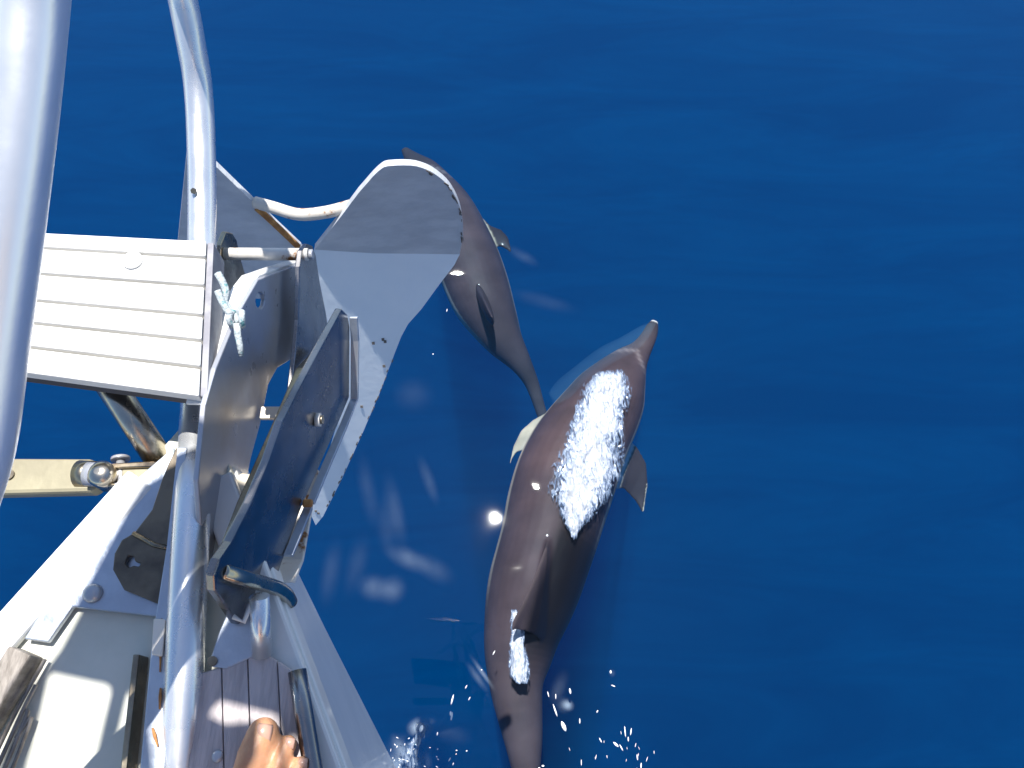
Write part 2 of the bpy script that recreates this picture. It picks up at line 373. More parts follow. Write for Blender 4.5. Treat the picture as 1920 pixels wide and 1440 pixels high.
# ------------------------------------------------------------------ slatted seat between the tubes
seat = empty('slatted_seat', (-.4, .38, ZD+.07), 'white slatted seat fixed between the pulpit tubes', 'seat')
zt = ZD+.075; th = .024
q00, q10, q01, q11 = UZ(88, 437, zt), UZ(386, 452, zt), UZ(48, 698, zt), UZ(372, 742, zt)
q00 = q00+(q00-q10)*.95; q01 = q01+(q01-q11)*.88
def bil(u, v): return (q00*(1-u)+q10*u)*(1-v)+(q01*(1-u)+q11*u)*v
cuts = [0, .115, .31, .505, .665, .83, 1.0]
hole_c = UZ(250, 490, zt)
for i in range(6):
    g = .0105; v0 = cuts[i]+(g if i else 0); v1 = cuts[i+1]-(g if i < 5 else 0)
    ue = 1.0
    pts = [bil(0, v0), bil(.33, v0), bil(.66, v0), bil(ue, v0), bil(ue, v1), bil(.66, v1), bil(.33, v1), bil(0, v1)]
    holes = []
    plate('slat', pts, (0, 0, -th*.55), M_seat, seat, holes, bevel=.0012)
pts = [bil(.02, .02), bil(.992, .02), bil(.992, .99), bil(.02, .99)]
plate('frame', [p+Vector((0, 0, -th*.55-.0005)) for p in pts], (0, 0, -th*.6), M_seatdark, seat)
ring = []
for k in range(20):
    an = 2*math.pi*k/20; ring.append(hole_c+Vector((math.cos(an)*.0095, math.sin(an)*.0095, .0005)))
plate('plug', ring, (0, 0, .003), M_seat, seat, bevel=.001)
# side board facing starboard
a, b = bil(1.0, 0), bil(1.0, 1)
plate('end_board', [a+Vector((.001, 0, -.002)), b+Vector((.001, 0, -.002)), b+Vector((.001, 0, -.034)), a+Vector((.001, 0, -.034))], (.006, 0, 0), M_seatside, seat)

# ------------------------------------------------------------------ strut and toggle under the seat
strut = empty('stay_strut', (-.42, .28, ZD), 'tarnished strut tube and cream bar joined by a clevis, left of the bow', 'strut')
zs0 = ZD+.0
tube('strut_tube', [UZ(185, 690, zs0+.03), UZ(303, 868, zs0-.01)], .0135, M_strut, strut, seg=28)
V, F = [], []
a = UZ(-120, 893, zs0); b = UZ(180, 889, zs0)
pts = [UZ(x, y, zs0) for x, y in [(-160, 858), (170, 860), (184, 868), (184, 914), (168, 922), (-160, 930)]]
plate('bar', pts, (0, 0, -.016), M_bar, strut, bevel=.005)
c = UZ(17, 890, zs0+.001)
tube('bar_hole', [c, c+Vector((0, 0, .0012))], .005, M_bronze, strut, seg=16)
tube('sleeve', [UZ(150, 889, zs0-.002), UZ(178, 889, zs0)], [.0135, .0125], M_bronze, strut, seg=20)
tube('toggle_neck', [UZ(164, 889, zs0+.006), UZ(190, 890, zs0+.006)], .0115, M_steel, strut, seg=20)
c = UZ(193, 891, zs0+.008)
tube('bolt_head', [c+Vector((0, 0, -.012)), c+Vector((0, 0, .006)), c+Vector((0, 0, .01)), c+Vector((0, 0, .012))], [.0125, .0125, .009, .003], M_strut, strut, seg=22)
for (y0, y1) in ((866, 877), (903, 911)):
    plate('fork_arm', [UZ(x, y, zs0+.008) for x, y in [(200, y0+3), (262, y0-1), (312, y0-2), (312, y1-2), (262, y1-1), (200, y1+1)]], (0, 0, -.02), M_bronze, strut)
plate('lug', [UZ(x, y, zs0+.004) for x, y in [(228, 878), (320, 872), (325, 900), (228, 905)]], (0, 0, -.008), M_bar, strut)
for (x, y) in ((226, 858), (228, 915)):
    tube('pin_head', [UZ(x, y, zs0+.0), UZ(x, y+5 if y < 880 else y-5, zs0)], .0085, M_steel, strut, seg=16)
tube('clevis_pin', [UZ(226, 862, zs0), UZ(228, 913, zs0)], .004, M_steel, strut, seg=14)

# ------------------------------------------------------------------ bow roller fitting: cheeks, flanges, rollers, ears
rol = empty('anchor_roller', (-.24, .25, ZD), 'stainless double cheek bow roller fitting with cream rollers and pins', 'bow roller')
xr = -.2; xl = -.272
rc = [(641, 579), (652, 590), (656, 612), (655, 745), (632, 800), (600, 872), (560, 965), (516, 1090), (500, 1120), (470, 1150), (448, 1172), (404, 1108), (402, 1078), (412, 1048), (434, 1016), (470, 945), (505, 862), (530, 790), (560, 730), (600, 655)]
nC = Vector((.989, -.148, 0)).normalized()
def UC(x, y, off=0): return UP(x, y, Vector((xr, .3, 2.0)), nC)+nC*off
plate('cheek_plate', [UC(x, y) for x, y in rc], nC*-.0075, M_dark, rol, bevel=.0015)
def strip(name, pix, x, w, m, parent, t=.004, up=0):
    P = [UX(a, b, x) if x else UC(a, b, .0005) for a, b in pix]; V = []; F = []
    for i, p in enumerate(P):
        tn = (P[min(i+1, len(P)-1)]-P[max(i-1, 0)]).normalized(); nn = Vector((1, 0, 0)).cross(tn).normalized()*t
        V += [p, p+Vector((w, 0, 0)), p+Vector((w, 0, 0))+nn, p+nn]
    for i in range(len(P)-1):
        for k in range(4): F.append((i*4+k, i*4+(k+1) % 4, i*4+4+(k+1) % 4, i*4+4+k))
    F += [(0, 1, 2, 3), tuple(4*(len(P)-1)+k for k in range(4))]
    return mesh_obj(name, V, F, m, parent, bevel=.0008)
strip('lower_flange', [(654, 596), (657, 640), (656, 748), (634, 800), (602, 872), (572, 942)], None, .009, M_stem, rol)
strip('lower_flange', [(568, 950), (545, 1005), (530, 1040)], None, .009, M_stem, rol)
c = UC(566, 942, .006)
V, F = [], []; boxg(V, F, c, (.005, 0, 0), (0, .004, 0), (0, 0, .003)); mesh_obj('rust_spot', V, F, M_rustspot, rol, bevel=.002)
lc = [(484, 524), (566, 494), (585, 560), (590, 640), (556, 668), (520, 690), (503, 722), (497, 752), (487, 800), (470, 862), (455, 935), (438, 985), (428, 1035), (405, 1078), (385, 1078), (372, 900), (385, 760), (405, 690), (445, 592)]
hole = [UX(488+9*math.cos(a*math.pi/5), 563+16*math.sin(a*math.pi/5), xl) for a in range(10)]
plate('cheek_plate', [UX(x, y, xl) for x, y in lc], (-.005, 0, 0), M_cheek, rol, [hole], bevel=.0012)
strip('top_flange', [(566, 494), (525, 508), (486, 523), (470, 545), (445, 592), (420, 655), (402, 705), (390, 760)], xl-.0052, -.019, M_gel, rol, t=-.004)
# ears with the pin bar between them
xe = -.25
er = [(577, 457), (586, 461), (592, 478), (600, 530), (612, 590), (618, 640), (600, 680), (570, 730), (548, 790), (543, 770), (552, 690), (560, 600), (562, 500), (566, 470)]
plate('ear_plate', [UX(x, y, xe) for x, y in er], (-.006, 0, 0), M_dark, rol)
xe2 = -.345
el = [(424, 434), (436, 437), (444, 450), (450, 480), (462, 520), (452, 560), (430, 620), (412, 660), (412, 560), (414, 460)]
plate('ear_plate', [UX(x, y, xe2) for x, y in el], (-.006, 0, 0), M_bronze, rol)
pa = UX(578, 477, xe+.004)
pb = Vector((xe2-.004, pa.y-.002, pa.z+.004))
tube('pin', [pa, pb], .0075, M_galvrust, rol, seg=20)
tube('pin_nut', [pa+Vector((.001, 0, 0)), pa+Vector((.006, 0, 0))], .0062, M_steel, rol, seg=6)
# rollers
def lathe_x(name, cpt, prof, m, parent):
    V = []; F = []; s = 32
    for (dx, r) in prof:
        for k in range(s):
            a = 2*math.pi*k/s; V.append(Vector(cpt)+Vector((dx, r*math.cos(a), r*math.sin(a))))
    for i in range(len(prof)-1):
        for k in range(s): F.append((i*s+k, i*s+(k+1) % s, (i+1)*s+(k+1) % s, (i+1)*s+k))
    F += [tuple(range(s)), tuple((len(prof)-1)*s+k for k in range(s))]
    o = mesh_obj(name, V, F, m, parent, smooth=True); return o
prof = [(-.03, .034), (-.022, .036), (-.01, .027), (.01, .027), (.022, .036), (.03, .034)]
prof = [(-.006, .036), (-.004, .041), (.0, .041), (.005, .04), (.006, .036)]
lathe_x('roller', UX(566, 738, -.262), prof, M_cream, rol)
lathe_x('roller', UX(484, 935, -.25), [(-.018, .02), (-.016, .025), (-.01, .024), (.01, .024), (.016, .025), (.018, .02)], M_cream, rol)
# floor of the channel, with cross straps
def quadx(pix, x0): return [UX(a, b, x0) for a, b in pix]
fl = [UX(x, y, xl) for x, y in [(470, 862), (428, 1035), (405, 1078)]]
V = []; F = []
for p in fl: V += [p+Vector((0, 0, -.03)), Vector((xr-.008, p.y, p.z-.03)), Vector((xr-.008, p.y, p.z-.036)), p+Vector((0, 0, -.036))]
for i in range(2):
    for k in range(4): F.append((i*4+k, i*4+(k+1) % 4, i*4+4+(k+1) % 4, i*4+4+k))
F += [(0, 1, 2, 3), (8, 9, 10, 11)]
mesh_obj('channel_floor', V, F, M_galvrust, rol, bevel=.001)
c0 = UX(500, 775, -.262)
V, F = [], []
boxg(V, F, c0+Vector((.028, 0, 0)), (.034, 0, 0), (0, .007, 0), (0, 0, .003))
mesh_obj('cross_strap', V, F, M_cream, rol, bevel=.001)
# nut on the cheek
c = UC(592, 787)
tube('nut', [c, c+Vector((.005, 0, -.0))], .0075, M_galvrust, rol, seg=6)
tube('bolt_end', [c+Vector((.005, 0, 0)), c+Vector((.0075, 0, 0))], .0045, M_bronze, rol, seg=12)
# bent locking pin
pp = [UC(424, 1072, -.004), UC(436, 1080, .006), UC(460, 1089, .013), UC(482, 1097, .018), UC(496, 1108, .02), UC(505, 1122, .02)]
tube('bent_pin', pp, .0066, M_strut, rol, seg=20, spans=5)

# port cheek of the stem head with a ragged hole
port = empty('port_cheek', (-.36, .2, ZD), 'tarnished brown stainless lug with a ragged hole, left of the near tube', 'metal lug')
pc = [(331, 838), (316, 868), (303, 900), (285, 955), (252, 998), (228, 1012), (214, 1038), (211, 1068), (232, 1106), (262, 1118), (300, 1134), (345, 1140), (352, 838)]
ho = [(240, 1041), (250, 1043), (253, 1053), (263, 1056), (260, 1062), (250, 1060), (240, 1064), (234, 1056)]
plate('lug_plate', [UZ(x, y, ZD+.0165) for x, y in pc], (0, 0, -.005), M_lug, port, [[UZ(x, y, ZD+.0165) for x, y in ho]])
V, F = [], []
tube('lug_rib', [UZ(250, 1000, ZD+.017), UZ(290, 1022, ZD+.017), UZ(330, 1030, ZD+.017)], .0022, M_bronze, port, seg=8)

# post with triangular plate on the starboard side of the roller
post = empty('rail_post', (-.2, .12, ZD), 'short polished post with a triangular grey plate beside the bent pin', 'post')
tube('post_tube', [UZ(491, 1228, ZD+.02), UZ(486, 1118, ZD+.05)], .0082, M_tube, post, seg=24)
tpz = ZD+.022
plate('triangle_plate', [UZ(x, y, tpz) for x, y in [(478, 1128), (474, 1232), (425, 1254), (396, 1250), (392, 1242), (410, 1185), (430, 1140)]], (0, 0, -.004), M_stem, post)
c = UZ(399, 1240, tpz); tube('rivet', [c, c+Vector((0, 0, .002))], .004, M_bronze, post, seg=12)
tube('lever', [UZ(437, 1156, ZD+.05), UZ(457, 1166, ZD+.045), UZ(472, 1130, ZD+.05)], .0022, M_galvrust, post, seg=8)

# ------------------------------------------------------------------ anchor
anc = empty('plough_anchor', (-.2, .62, 1.8), 'grey galvanised plough anchor hanging in the bow roller with rounded fluke', 'anchor')
nU = Vector((.1, -.985, .10)).normalized()
pU = UT(730, 475, 1.12)
up = [(590, 468), (640, 405), (672, 362), (700, 330), (713, 318), (728, 311), (770, 310), (798, 317), (818, 328), (838, 345), (852, 365), (862, 388), (867, 412), (868, 440), (862, 477), (800, 476), (700, 475)]
up = [tuple(p) for p in crom(up[3:15], 3)]
up = [(590, 468), (640, 405), (672, 362)] + up + [(800, 476), (700, 475)]
UPP = [UP(x, y, pU, nU) for x, y in up]
fA, fB = UPP[0], UPP[-3]
tipA = UT(590, 985, 1.52)
nLw = (fB-fA).cross(tipA-fA).normalized()
lw = [(590, 468), (700, 475), (800, 476), (862, 477), (852, 497), (825, 532), (790, 580), (765, 608), (752, 632), (738, 668), (712, 737), (680, 812), (640, 900), (606, 968), (592, 985), (584, 968), (590, 940), (606, 890), (632, 800), (606, 740), (585, 660), (572, 600), (578, 530)]
LWP = [UP(x, y, fA, nLw) for x, y in lw]
for i, j in ((0, 0), (1, -1), (2, -2), (3, -3)): LWP[i] = UPP[j]
fluke = plate('fluke', UPP, nU*-.011, M_galv, anc, bevel=.002)
if nLw.y > 0: nLw = -nLw
plate('fluke_point', LWP, nLw*-.011, M_galv_lit, anc, bevel=.002)
V, F = [], []
RR = random.Random(11)
def chips(pa_, pb_, nrm, k):
    for _ in range(k):
        t = RR.random(); c_ = pa_*(1-t)+pb_*t; d_ = (pb_-pa_).normalized(); w2 = d_.cross(nrm).normalized()
        l_ = RR.uniform(.001, .0045); boxg(V, F, c_+nrm*.0006+w2*RR.uniform(-.001, .0015), d_*l_, w2*RR.uniform(.0004, .0011), nrm*.0006)
chips(UP(840, 347, pU, nU), UP(864, 395, pU, nU), nU, 9); chips(UP(864, 395, pU, nU), UP(867, 450, pU, nU), nU, 9); chips(UP(800, 320, pU, nU), UP(838, 346, pU, nU), nU, 5)
nl_ = nLw if nLw.y < 0 else -nLw
chips(UP(738, 670, fA, nLw), UP(711, 737, fA, nLw), nl_, 5); chips(UP(711, 739, fA, nLw), UP(640, 897, fA, nLw), nl_, 14); chips(UP(640, 899, fA, nLw), UP(606, 964, fA, nLw), nl_, 8)
for (x, y) in [(700, 643), (718, 636), (722, 640), (592, 958), (597, 962), (678, 762), (720, 686)]:
    c_ = UP(x, y, fA, nLw); boxg(V, F, c_+nl_*.0005, Vector((.0022, 0, 0)), Vector((0, .0012, .002)), nl_*.0006)
tag(mesh_obj('chipped_paint', V, F, M_chip, anc), kind='stuff')
# port fluke
nL2 = Vector((-.05, -.975, .21)).normalized()
lf = [(352, 262), (405, 312), (480, 385), (562, 462), (584, 500), (560, 560), (480, 560), (400, 540), (330, 480)]
pl2 = UT(450, 420, 1.1)
plate('fluke', [UP(x, y, pl2, nL2) for x, y in lf], nL2*-.009, M_galv, anc, bevel=.002)
# rusty upper edge of the port fluke
E = [UP(x, y, pl2, nL2)+nL2*.002 for x, y in [(482, 388), (500, 404), (530, 432), (560, 461)]]
tube('rusty_edge', E, .0045, M_rustspot, anc, seg=8, spans=2)
A = UP(478, 384, pl2, nL2)+Vector((0, .004, 0)); B = UP(645, 404, pU, nU)+Vector((0, .008, 0))
midp = UT(560, 402, ((A-CAM).dot(FW)+(B-CAM).dot(FW))/2)
tube('cross_bar', [A, (A*.6+midp*.4)*1.0, midp, B*.6+midp*.4, B+Vector((.01, .012, -.003))], .0085, M_galvrust, anc, seg=18, spans=5)
# shank running back between the cheeks
sh = [UX(x, y, -.228) for x, y in [(612, 650), (625, 660), (600, 700), (560, 800), (500, 960), (450, 1060), (430, 1050), (470, 940), (530, 800), (575, 690)]]
plate('shank', sh, (-.012, 0, 0), M_bronze, anc)

# ------------------------------------------------------------------ rope tied to the seat
rope = empty('rope_end', UT(430, 570, .73), 'short speckled lanyard with a knot hanging beside the seat', 'rope')
rp = [(408, 512), (418, 530), (424, 548), (422, 566), (430, 580), (440, 592), (448, 604)]
UR = lambda x, y: UT(x, y, .73)
tube('strand', [UR(x, y) for x, y in rp], .0034, M_rope, rope, seg=12, spans=5)
rp = [(408, 545), (414, 560), (420, 572), (432, 590)]
tube('strand', [UT(x, y, .725) for x, y in rp], .0032, M_rope, rope, seg=12, spans=5)
K = []
kc = UR(446, 598)
for k in range(30):
    a = k/29*4.4*math.pi; K.append(kc+Vector((.006*math.sin(a*.5+.5), .0062*math.cos(a), .0062*math.sin(a))))
tube('knot', K, .003, M_rope, rope, seg=10)
tube('tail', [UT(x, y, .728) for x, y in [(444, 606), (446, 628), (450, 648), (452, 668)]], [.0034, .0032, .003, .0022], M_rope, rope, seg=12)

# ------------------------------------------------------------------ added panels above the view, slit and holed to shape the deck shade
fs = empty('deck_shade_panels', (-.25, .4, 3.0), 'added white panels above the view, cut to shade the deck', 'shade panel')
def add_shade_panel(outl, hole=()):
    o = plate('shade_panel', [Vector((x, y, 3.0)) for x, y in outl], (0, 0, .028), M_shade, fs, [[Vector((x, y, 3.0)) for x, y in h] for h in hole], bevel=.002)
def SH(x, y, z=ZD+.02):
    p = UZ(x, y, z); p = p+SUN*((3.0-p.z)/SUN.z); return (p.x, p.y)
SL = []
for p in HI[3:8]:
    q = p+SUN*((3.0-p.z)/SUN.z); SL.append((q.x, q.y))
add_shade_panel([(x-.021, y) for x, y in SL]+[(SL[-1][0]-.019, .53), (-.33, .55), SH(262, 895), SH(232, 940), SH(92, 1195), SH(20, 1290), SH(-60, 1500), SH(300, 1500)],
            [[SH(97, 1246, ZD), SH(200, 1268, ZD), SH(210, 1280, ZD), SH(165, 1470, ZD), SH(40, 1470, ZD), SH(80, 1320, ZD)], [SH(243, 1280, ZD), SH(268, 1292, ZD), SH(254, 1470, ZD), SH(198, 1470, ZD)]])
add_shade_panel([(x+.021, y) for x, y in SL]+[(SL[-1][0]+.024, .53), (-.2, .56), (-.1, .57), (-.02, .5), (.01, .3), (0, .2), SH(650, 1500), SH(335, 1500)],
            [[SH(385, 1335), SH(412, 1298), SH(520, 1325), SH(528, 1372), SH(537, 1440), SH(525, 1480), SH(470, 1480), SH(503, 1420), SH(503, 1365), SH(478, 1350), SH(425, 1355)],
             [SH(543, 1360), SH(568, 1378), SH(577, 1430), SH(562, 1470), SH(548, 1450)]])

# ------------------------------------------------------------------ organic helper: union of parts by voxel remesh, one continuous skin
def remesh(name, V, F, voxel, mat_, smooth_it=6):
    me = bpy.data.meshes.new(name+'_src'); me.from_pydata([tuple(v) for v in V], [], F)
    bm = bmesh.new(); bm.from_mesh(me)
    bmesh.ops.triangulate(bm, faces=[f for f in bm.faces if len(f.verts) > 4]); bmesh.ops.recalc_face_normals(bm, faces=bm.faces); bm.to_mesh(me); bm.free()
    o = bpy.data.objects.new(name+'_src', me); S.collection.objects.link(o)
    m = o.modifiers.new('r', 'REMESH'); m.mode = 'VOXEL'; m.voxel_size = voxel; m.adaptivity = 0; m.use_smooth_shade = True
    s = o.modifiers.new('s', 'SMOOTH'); s.iterations = smooth_it; s.factor = .5
    dg = bpy.context.evaluated_depsgraph_get(); ev = o.evaluated_get(dg); me2 = bpy.data.meshes.new_from_object(ev)
    bpy.data.objects.remove(o)
    me2.name = name; me2.materials.clear(); me2.materials.append(mat_)
    for p in me2.polygons: p.use_smooth = True
    ob = bpy.data.objects.new(name, me2); S.collection.objects.link(ob); return ob
def fin_geo(sections, V, F, seg=14):
    """sections: (leading edge point, trailing edge point, thickness, normal)"""
    base = len(V); n = len(sections)
    for (a, b, t, nr) in sections:
        c = (a+b)/2; h = (a-b)/2; nr = (nr-h.normalized()*nr.dot(h.normalized())).normalized() if h.length > 1e-6 else nr
        for k in range(seg):
            an = 2*math.pi*k/seg; V.append(c + h*math.cos(an) + nr*(t/2*math.sin(an)*(1-.35*math.cos(an-math.pi)*0)))
    for i in range(n-1):
        for k in range(seg):
            p = base+i*seg+k; q = base+i*seg+(k+1) % seg; F.append((p, q, q+seg, p+seg))
    F.append(tuple(base+k for k in range(seg))[::-1]); F.append(tuple(base+(n-1)*seg+k for k in range(seg)))

def dolphin(label, LR, zc, hr, fins, zfin, pale, side_roll=0.0, sub=4):
    n = len(LR)
    rows = []
    for i in range(n):
        (lx, ly, rx, ry) = LR[i]; z = np.interp(i, *zc); rows.append((lx, ly, rx, ry, z, np.interp(i, *hr)))
    rows = crom(rows, sub); V = []; F = []; seg = 36; cen = []; hs = []; sides = []; ups = []; hws = []
    for r in rows:
        a = UZ(r[0], r[1], r[4]); b = UZ(r[2], r[3], r[4]); c = (a+b)/2; s = (b-a)/2; hw = s.length
        cen.append(c); hws.append(hw); hs.append(hw*r[5]); sides.append(s.normalized())
    for i, c in enumerate(cen):
        t = (cen[min(i+2, len(cen)-1)]-cen[max(i-2, 0)]).normalized()
        s = sides[i]; s = (s-t*s.dot(t)).normalized(); u = s.cross(t) if s.cross(t).z > 0 else -s.cross(t); ups.append(u); sides[i] = s
        e = hws[i]*abs(1)
        for k in range(seg):
            an = 2*math.pi*k/seg; ca, sa = math.cos(an), math.sin(an)
            pw = .88
            V.append(c + s*(e*math.copysign(abs(ca)**pw, ca)) + u*(hs[i]*math.copysign(abs(sa)**(1.0 if sa > 0 else .9), sa)))
    m = len(cen)
    for i in range(m-1):
        for k in range(seg): a = i*seg+k; b = i*seg+(k+1) % seg; F.append((a, b, b+seg, a+seg))
    F.append(tuple(range(seg))[::-1]); F.append(tuple((m-1)*seg+k for k in range(seg)))
    finpts = []
    for kind, secs in fins: fin_geo(secs, V, F); 
    # flukes
    T = cen[-1]; bk = (cen[-1]-cen[-6]).normalized(); sd_ = sides[-1]
    for sg in (-1, 1):
        fin_geo([(T-bk*.06, T+bk*.1, .03, Vector((0, 0, 1))), (T+sd_*sg*.07+bk*.01, T+sd_*sg*.07+bk*.125, .02, Vector((0, 0, 1))), (T+sd_*sg*.16+bk*.07, T+sd_*sg*.16+bk*.15, .014, Vector((0, 0, 1))), (T+sd_*sg*.235+bk*.16, T+sd_*sg*.235+bk*.18, .009, Vector((0, 0, 1)))], V, F)
    o = remesh('dolphin', V, F, .005, M_dol, 14)
    me = o.data; nv = len(me.vertices); co = np.empty(nv*3); me.vertices.foreach_get('co', co); co = co.reshape(-1, 3)
    C = np.array([tuple(c) for c in cen]); Sd = np.array([tuple(s) for s in sides]); Uu = np.array([tuple(u) for u in ups])
    HW = np.array(hws); HH = np.array(hs)
    best = np.zeros(nv, int); bd = np.full(nv, 1e9)
    for i in range(m):
        d = ((co-C[i])**2).sum(1); k = d < bd; bd[k] = d[k]; best[k] = i
    rel = co-C[best]; lat = (rel*Sd[best]).sum(1)/np.maximum(HW[best], .012); ht = (rel*Uu[best]).sum(1)/np.maximum(HH[best], .012)
    st = best/sub
    dark = np.array([.062, .043, .049]); cream = np.array([.46, .38, .29]); grey = np.array([.075, .056, .062]); black = np.array([.035, .03, .035]); belly = np.array([.6, .6, .58])
    col = np.repeat(dark[None], nv, 0)
    def mixc(col, c2, f): return col*(1-f[:, None])+c2[None]*f[:, None]
    sm = lambda x, a, b: np.clip((x-a)/(b-a), 0, 1)**2*(3-2*np.clip((x-a)/(b-a), 0, 1))
    wob = np.array([noise.noise(Vector(p)*3) for p in co[::1]])*.08
    paleband = sm(.4-ht+wob, 0, .1)*sm(st, pale[0], pale[0]+1.5)*(1-sm(st, pale[1], pale[1]+3))
    col = mixc(col, cream, paleband*.9)
    col = mixc(col, grey, sm(st, pale[1]+2, pale[1]+6)*.6)
    col = mixc(col, belly, sm(-ht, .1, .5)*.9)
    # flippers: points far outside the body section laterally
    fl_ = sm(np.abs(lat), 1.04, 1.12)*(ht < .6)*(st < n*.75); col = mixc(col, cream, fl_); col = mixc(col, dark*.6, fl_*((lat > 1.04) & (lat < 1.65)))
    fin_ = sm(ht, .99, 1.1)*(st > 3); col = mixc(col, black, fin_*.75)
    col = mixc(col, black, (1-sm(st, 1.2, 3.6))*.6)
    if pale[3]:
        col = mixc(col, np.array([.7, .66, .62]), (1-sm(st, .15, .5)))
        col = mixc(col, black*.15, sm(lat+wob, .02, .28)*sm(st, 11.5, 13.5)*(1-sm(st, 17, 19.5))*.97*(ht > .1))  # shade right of the dorsal fin, painted into the skin colour
    # pale V at the base of the beak
    vv = np.exp(-((st-(pale[2]+np.abs(lat)*.9))/.22)**2)*(ht > -.2)*(st < 6); col = mixc(col, np.array([.36, .3, .3]), vv*.3)
    rgba = np.ones((nv, 4)); rgba[:, :3] = col
    at = me.color_attributes.new('pigment_shade', 'FLOAT_COLOR', 'POINT'); at.data.foreach_set('color', rgba.astype(np.float32).ravel())
    tag(o, label, 'dolphin')
    return o, cen, sides, ups, hws, hs
Zu = Vector((0, 0, 1)); Xu = Vector((1, 0, 0))
def fs_(secs, nr): return [(UZ(a[0], a[1], z), UZ(b[0], b[1], z), t, nr) for a, b, z, t in secs]
# near dolphin
LR = [(1222, 599, 1234, 603), (1211, 611, 1235, 617), (1203, 624, 1232, 633), (1193, 637, 1226, 650), (1178, 649, 1219, 670), (1150, 663, 1214, 695), (1115, 688, 1213, 725), (1080, 720, 1212, 755), (1048, 757, 1200, 795), (1016, 795, 1183, 835),
      (990, 832, 1170, 868), (966, 880, 1155, 915), (950, 935, 1137, 970), (941, 985, 1120, 1025), (928, 1035, 1104, 1070), (915, 1085, 1088, 1115), (908, 1135, 1070, 1155), (906, 1185, 1050, 1195), (908, 1235, 1034, 1240), (917, 1285, 1019, 1285),
      (930, 1335, 1018, 1335), (944, 1385, 1018, 1385), (958, 1435, 1014, 1440), (970, 1480, 1008, 1485), (980, 1530, 1004, 1535)]
fins = [('flipper', fs_([((1030, 770), (1000, 860), -.2, .045), ((1000, 786), (978, 846), -.22, .03), ((977, 806), (968, 850), -.235, .02), ((962, 836), (960, 862), -.245, .014), ((955, 868), (957, 874), -.25, .01)], Zu)),
        ('flipper', fs_([((1172, 815), (1150, 920), -.26, .04), ((1196, 838), (1170, 918), -.3, .028), ((1213, 868), (1180, 930), -.32, .02), ((1216, 905), (1192, 942), -.33, .016), ((1208, 960), (1203, 962), -.335, .01)], Zu)),
        ('dorsal', fs_([((1052, 940), (1020, 1215), -.13, .07), ((1044, 965), (1014, 1206), -.06, .05), ((1030, 1005), (1004, 1195), -.01, .03), ((1012, 1055), (988, 1188), .04, .021), ((990, 1108), (970, 1184), .08, .015), ((964, 1160), (957, 1184), .115, .01)], Xu))]
D1 = dolphin('large dark dolphin surfacing in the middle under a white sheet of bubbles', LR,
        ([0, 3, 7, 12, 18, 22, 24], [-.12, -.12, -.16, -.18, -.17, -.16, -.18]), ([0, 4, 6, 12, 18, 24], [.62, .78, .88, .92, .95, 1.0]), fins, 0, (5, 14, 4.3, 1))
LR2 = [(752, 282, 763, 276), (759, 304, 797, 303), (772, 325, 822, 315), (788, 352, 845, 334), (797, 395, 878, 368), (806, 440, 905, 412), (815, 490, 931, 465), (830, 535, 949, 512), (850, 574, 963, 560), (878, 608, 973, 600),
       (910, 640, 982, 640), (940, 668, 992, 665), (964, 692, 1001, 690), (983, 720, 1010, 715), (996, 750, 1018, 745), (1008, 783, 1026, 775), (1022, 818, 1036, 808)]
fins2 = [('flipper', fs_([((896, 400), (925, 470), -.33, .04), ((920, 423), (936, 462), -.33, .026), ((940, 430), (943, 465), -.33, .018), ((953, 444), (952, 470), -.33, .014), ((960, 470), (957, 474), -.33, .01)], Zu)),
         ('dorsal', fs_([((893, 530), (925, 612), -.18, .05), ((901, 548), (925, 604), -.14, .026), ((909, 566), (924, 600), -.10, .016), ((919, 588), (925, 598), -.06, .01)], Xu))]
D2 = dolphin('smaller submerged dolphin partly behind the anchor fluke with one pale flipper', LR2,
        ([0, 3, 8, 12, 16], [-.3, -.3, -.32, -.4, -.55]), ([0, 3, 8, 16], [.7, .85, .9, 1.0]), fins2, 0, (3, 8, 2.4, 0))

# ------------------------------------------------------------------ person: bare foot on the platform, seated body behind the camera
def cone(V, F, a, b, ra, rb, seg=16, flat=None):
    a, b = Vector(a), Vector(b); d = (b-a); L = d.length; d.normalize(); P = []; R = []
    for k in range(5): th_ = math.pi/2*(1-k/5); P.append(a-d*ra*math.sin(th_)); R.append(max(ra*math.cos(th_), .0006))
    P.append(a); R.append(ra); P.append(b); R.append(rb)
    for k in range(1, 6): th_ = math.pi/2*k/5; P.append(b+d*rb*math.sin(th_)); R.append(max(rb*math.cos(th_), .0006))
    tube_geo(P, R, seg, V, F)
V, F = [], []
zf = ZD+.022
# big toe and its neighbours, right foot pointing up and slightly right
def toe(pts, radii):
    for i in range(len(pts)-1): cone(V, F, pts[i], pts[i+1], radii[i], radii[i+1])
def FT(x, y, z): return UZ(x, y, zf+z)
toe([FT(493, 1377, .012), FT(476, 1418, .014), FT(452, 1485, .015), FT(432, 1590, .02)], [.0128, .0132, .0108, .017])
toe([FT(539, 1396, .008), FT(524, 1430, .012), FT(504, 1490, .012), FT(484, 1600, .02)], [.0074, .0070, .0056, .014])
toe([FT(564, 1434, .007), FT(550, 1466, .011), FT(532, 1522, .012), FT(512, 1610, .018)], [.0066, .0064, .0052, .012])
toe([FT(566, 1478, .007), FT(553, 1495, .012), FT(538, 1530, .015), FT(515, 1600, .019)], [.0074, .007, .006, .012])
toe([FT(572, 1528, .006), FT(562, 1545, .01), FT(550, 1570, .013), FT(528, 1620, .017)], [.0068, .0075, .0075, .014])
p0 = FT(476, 1570, .024)
heel = p0+Vector((-.035, -.19, .012)); ank = p0+Vector((-.03, -.15, .085))
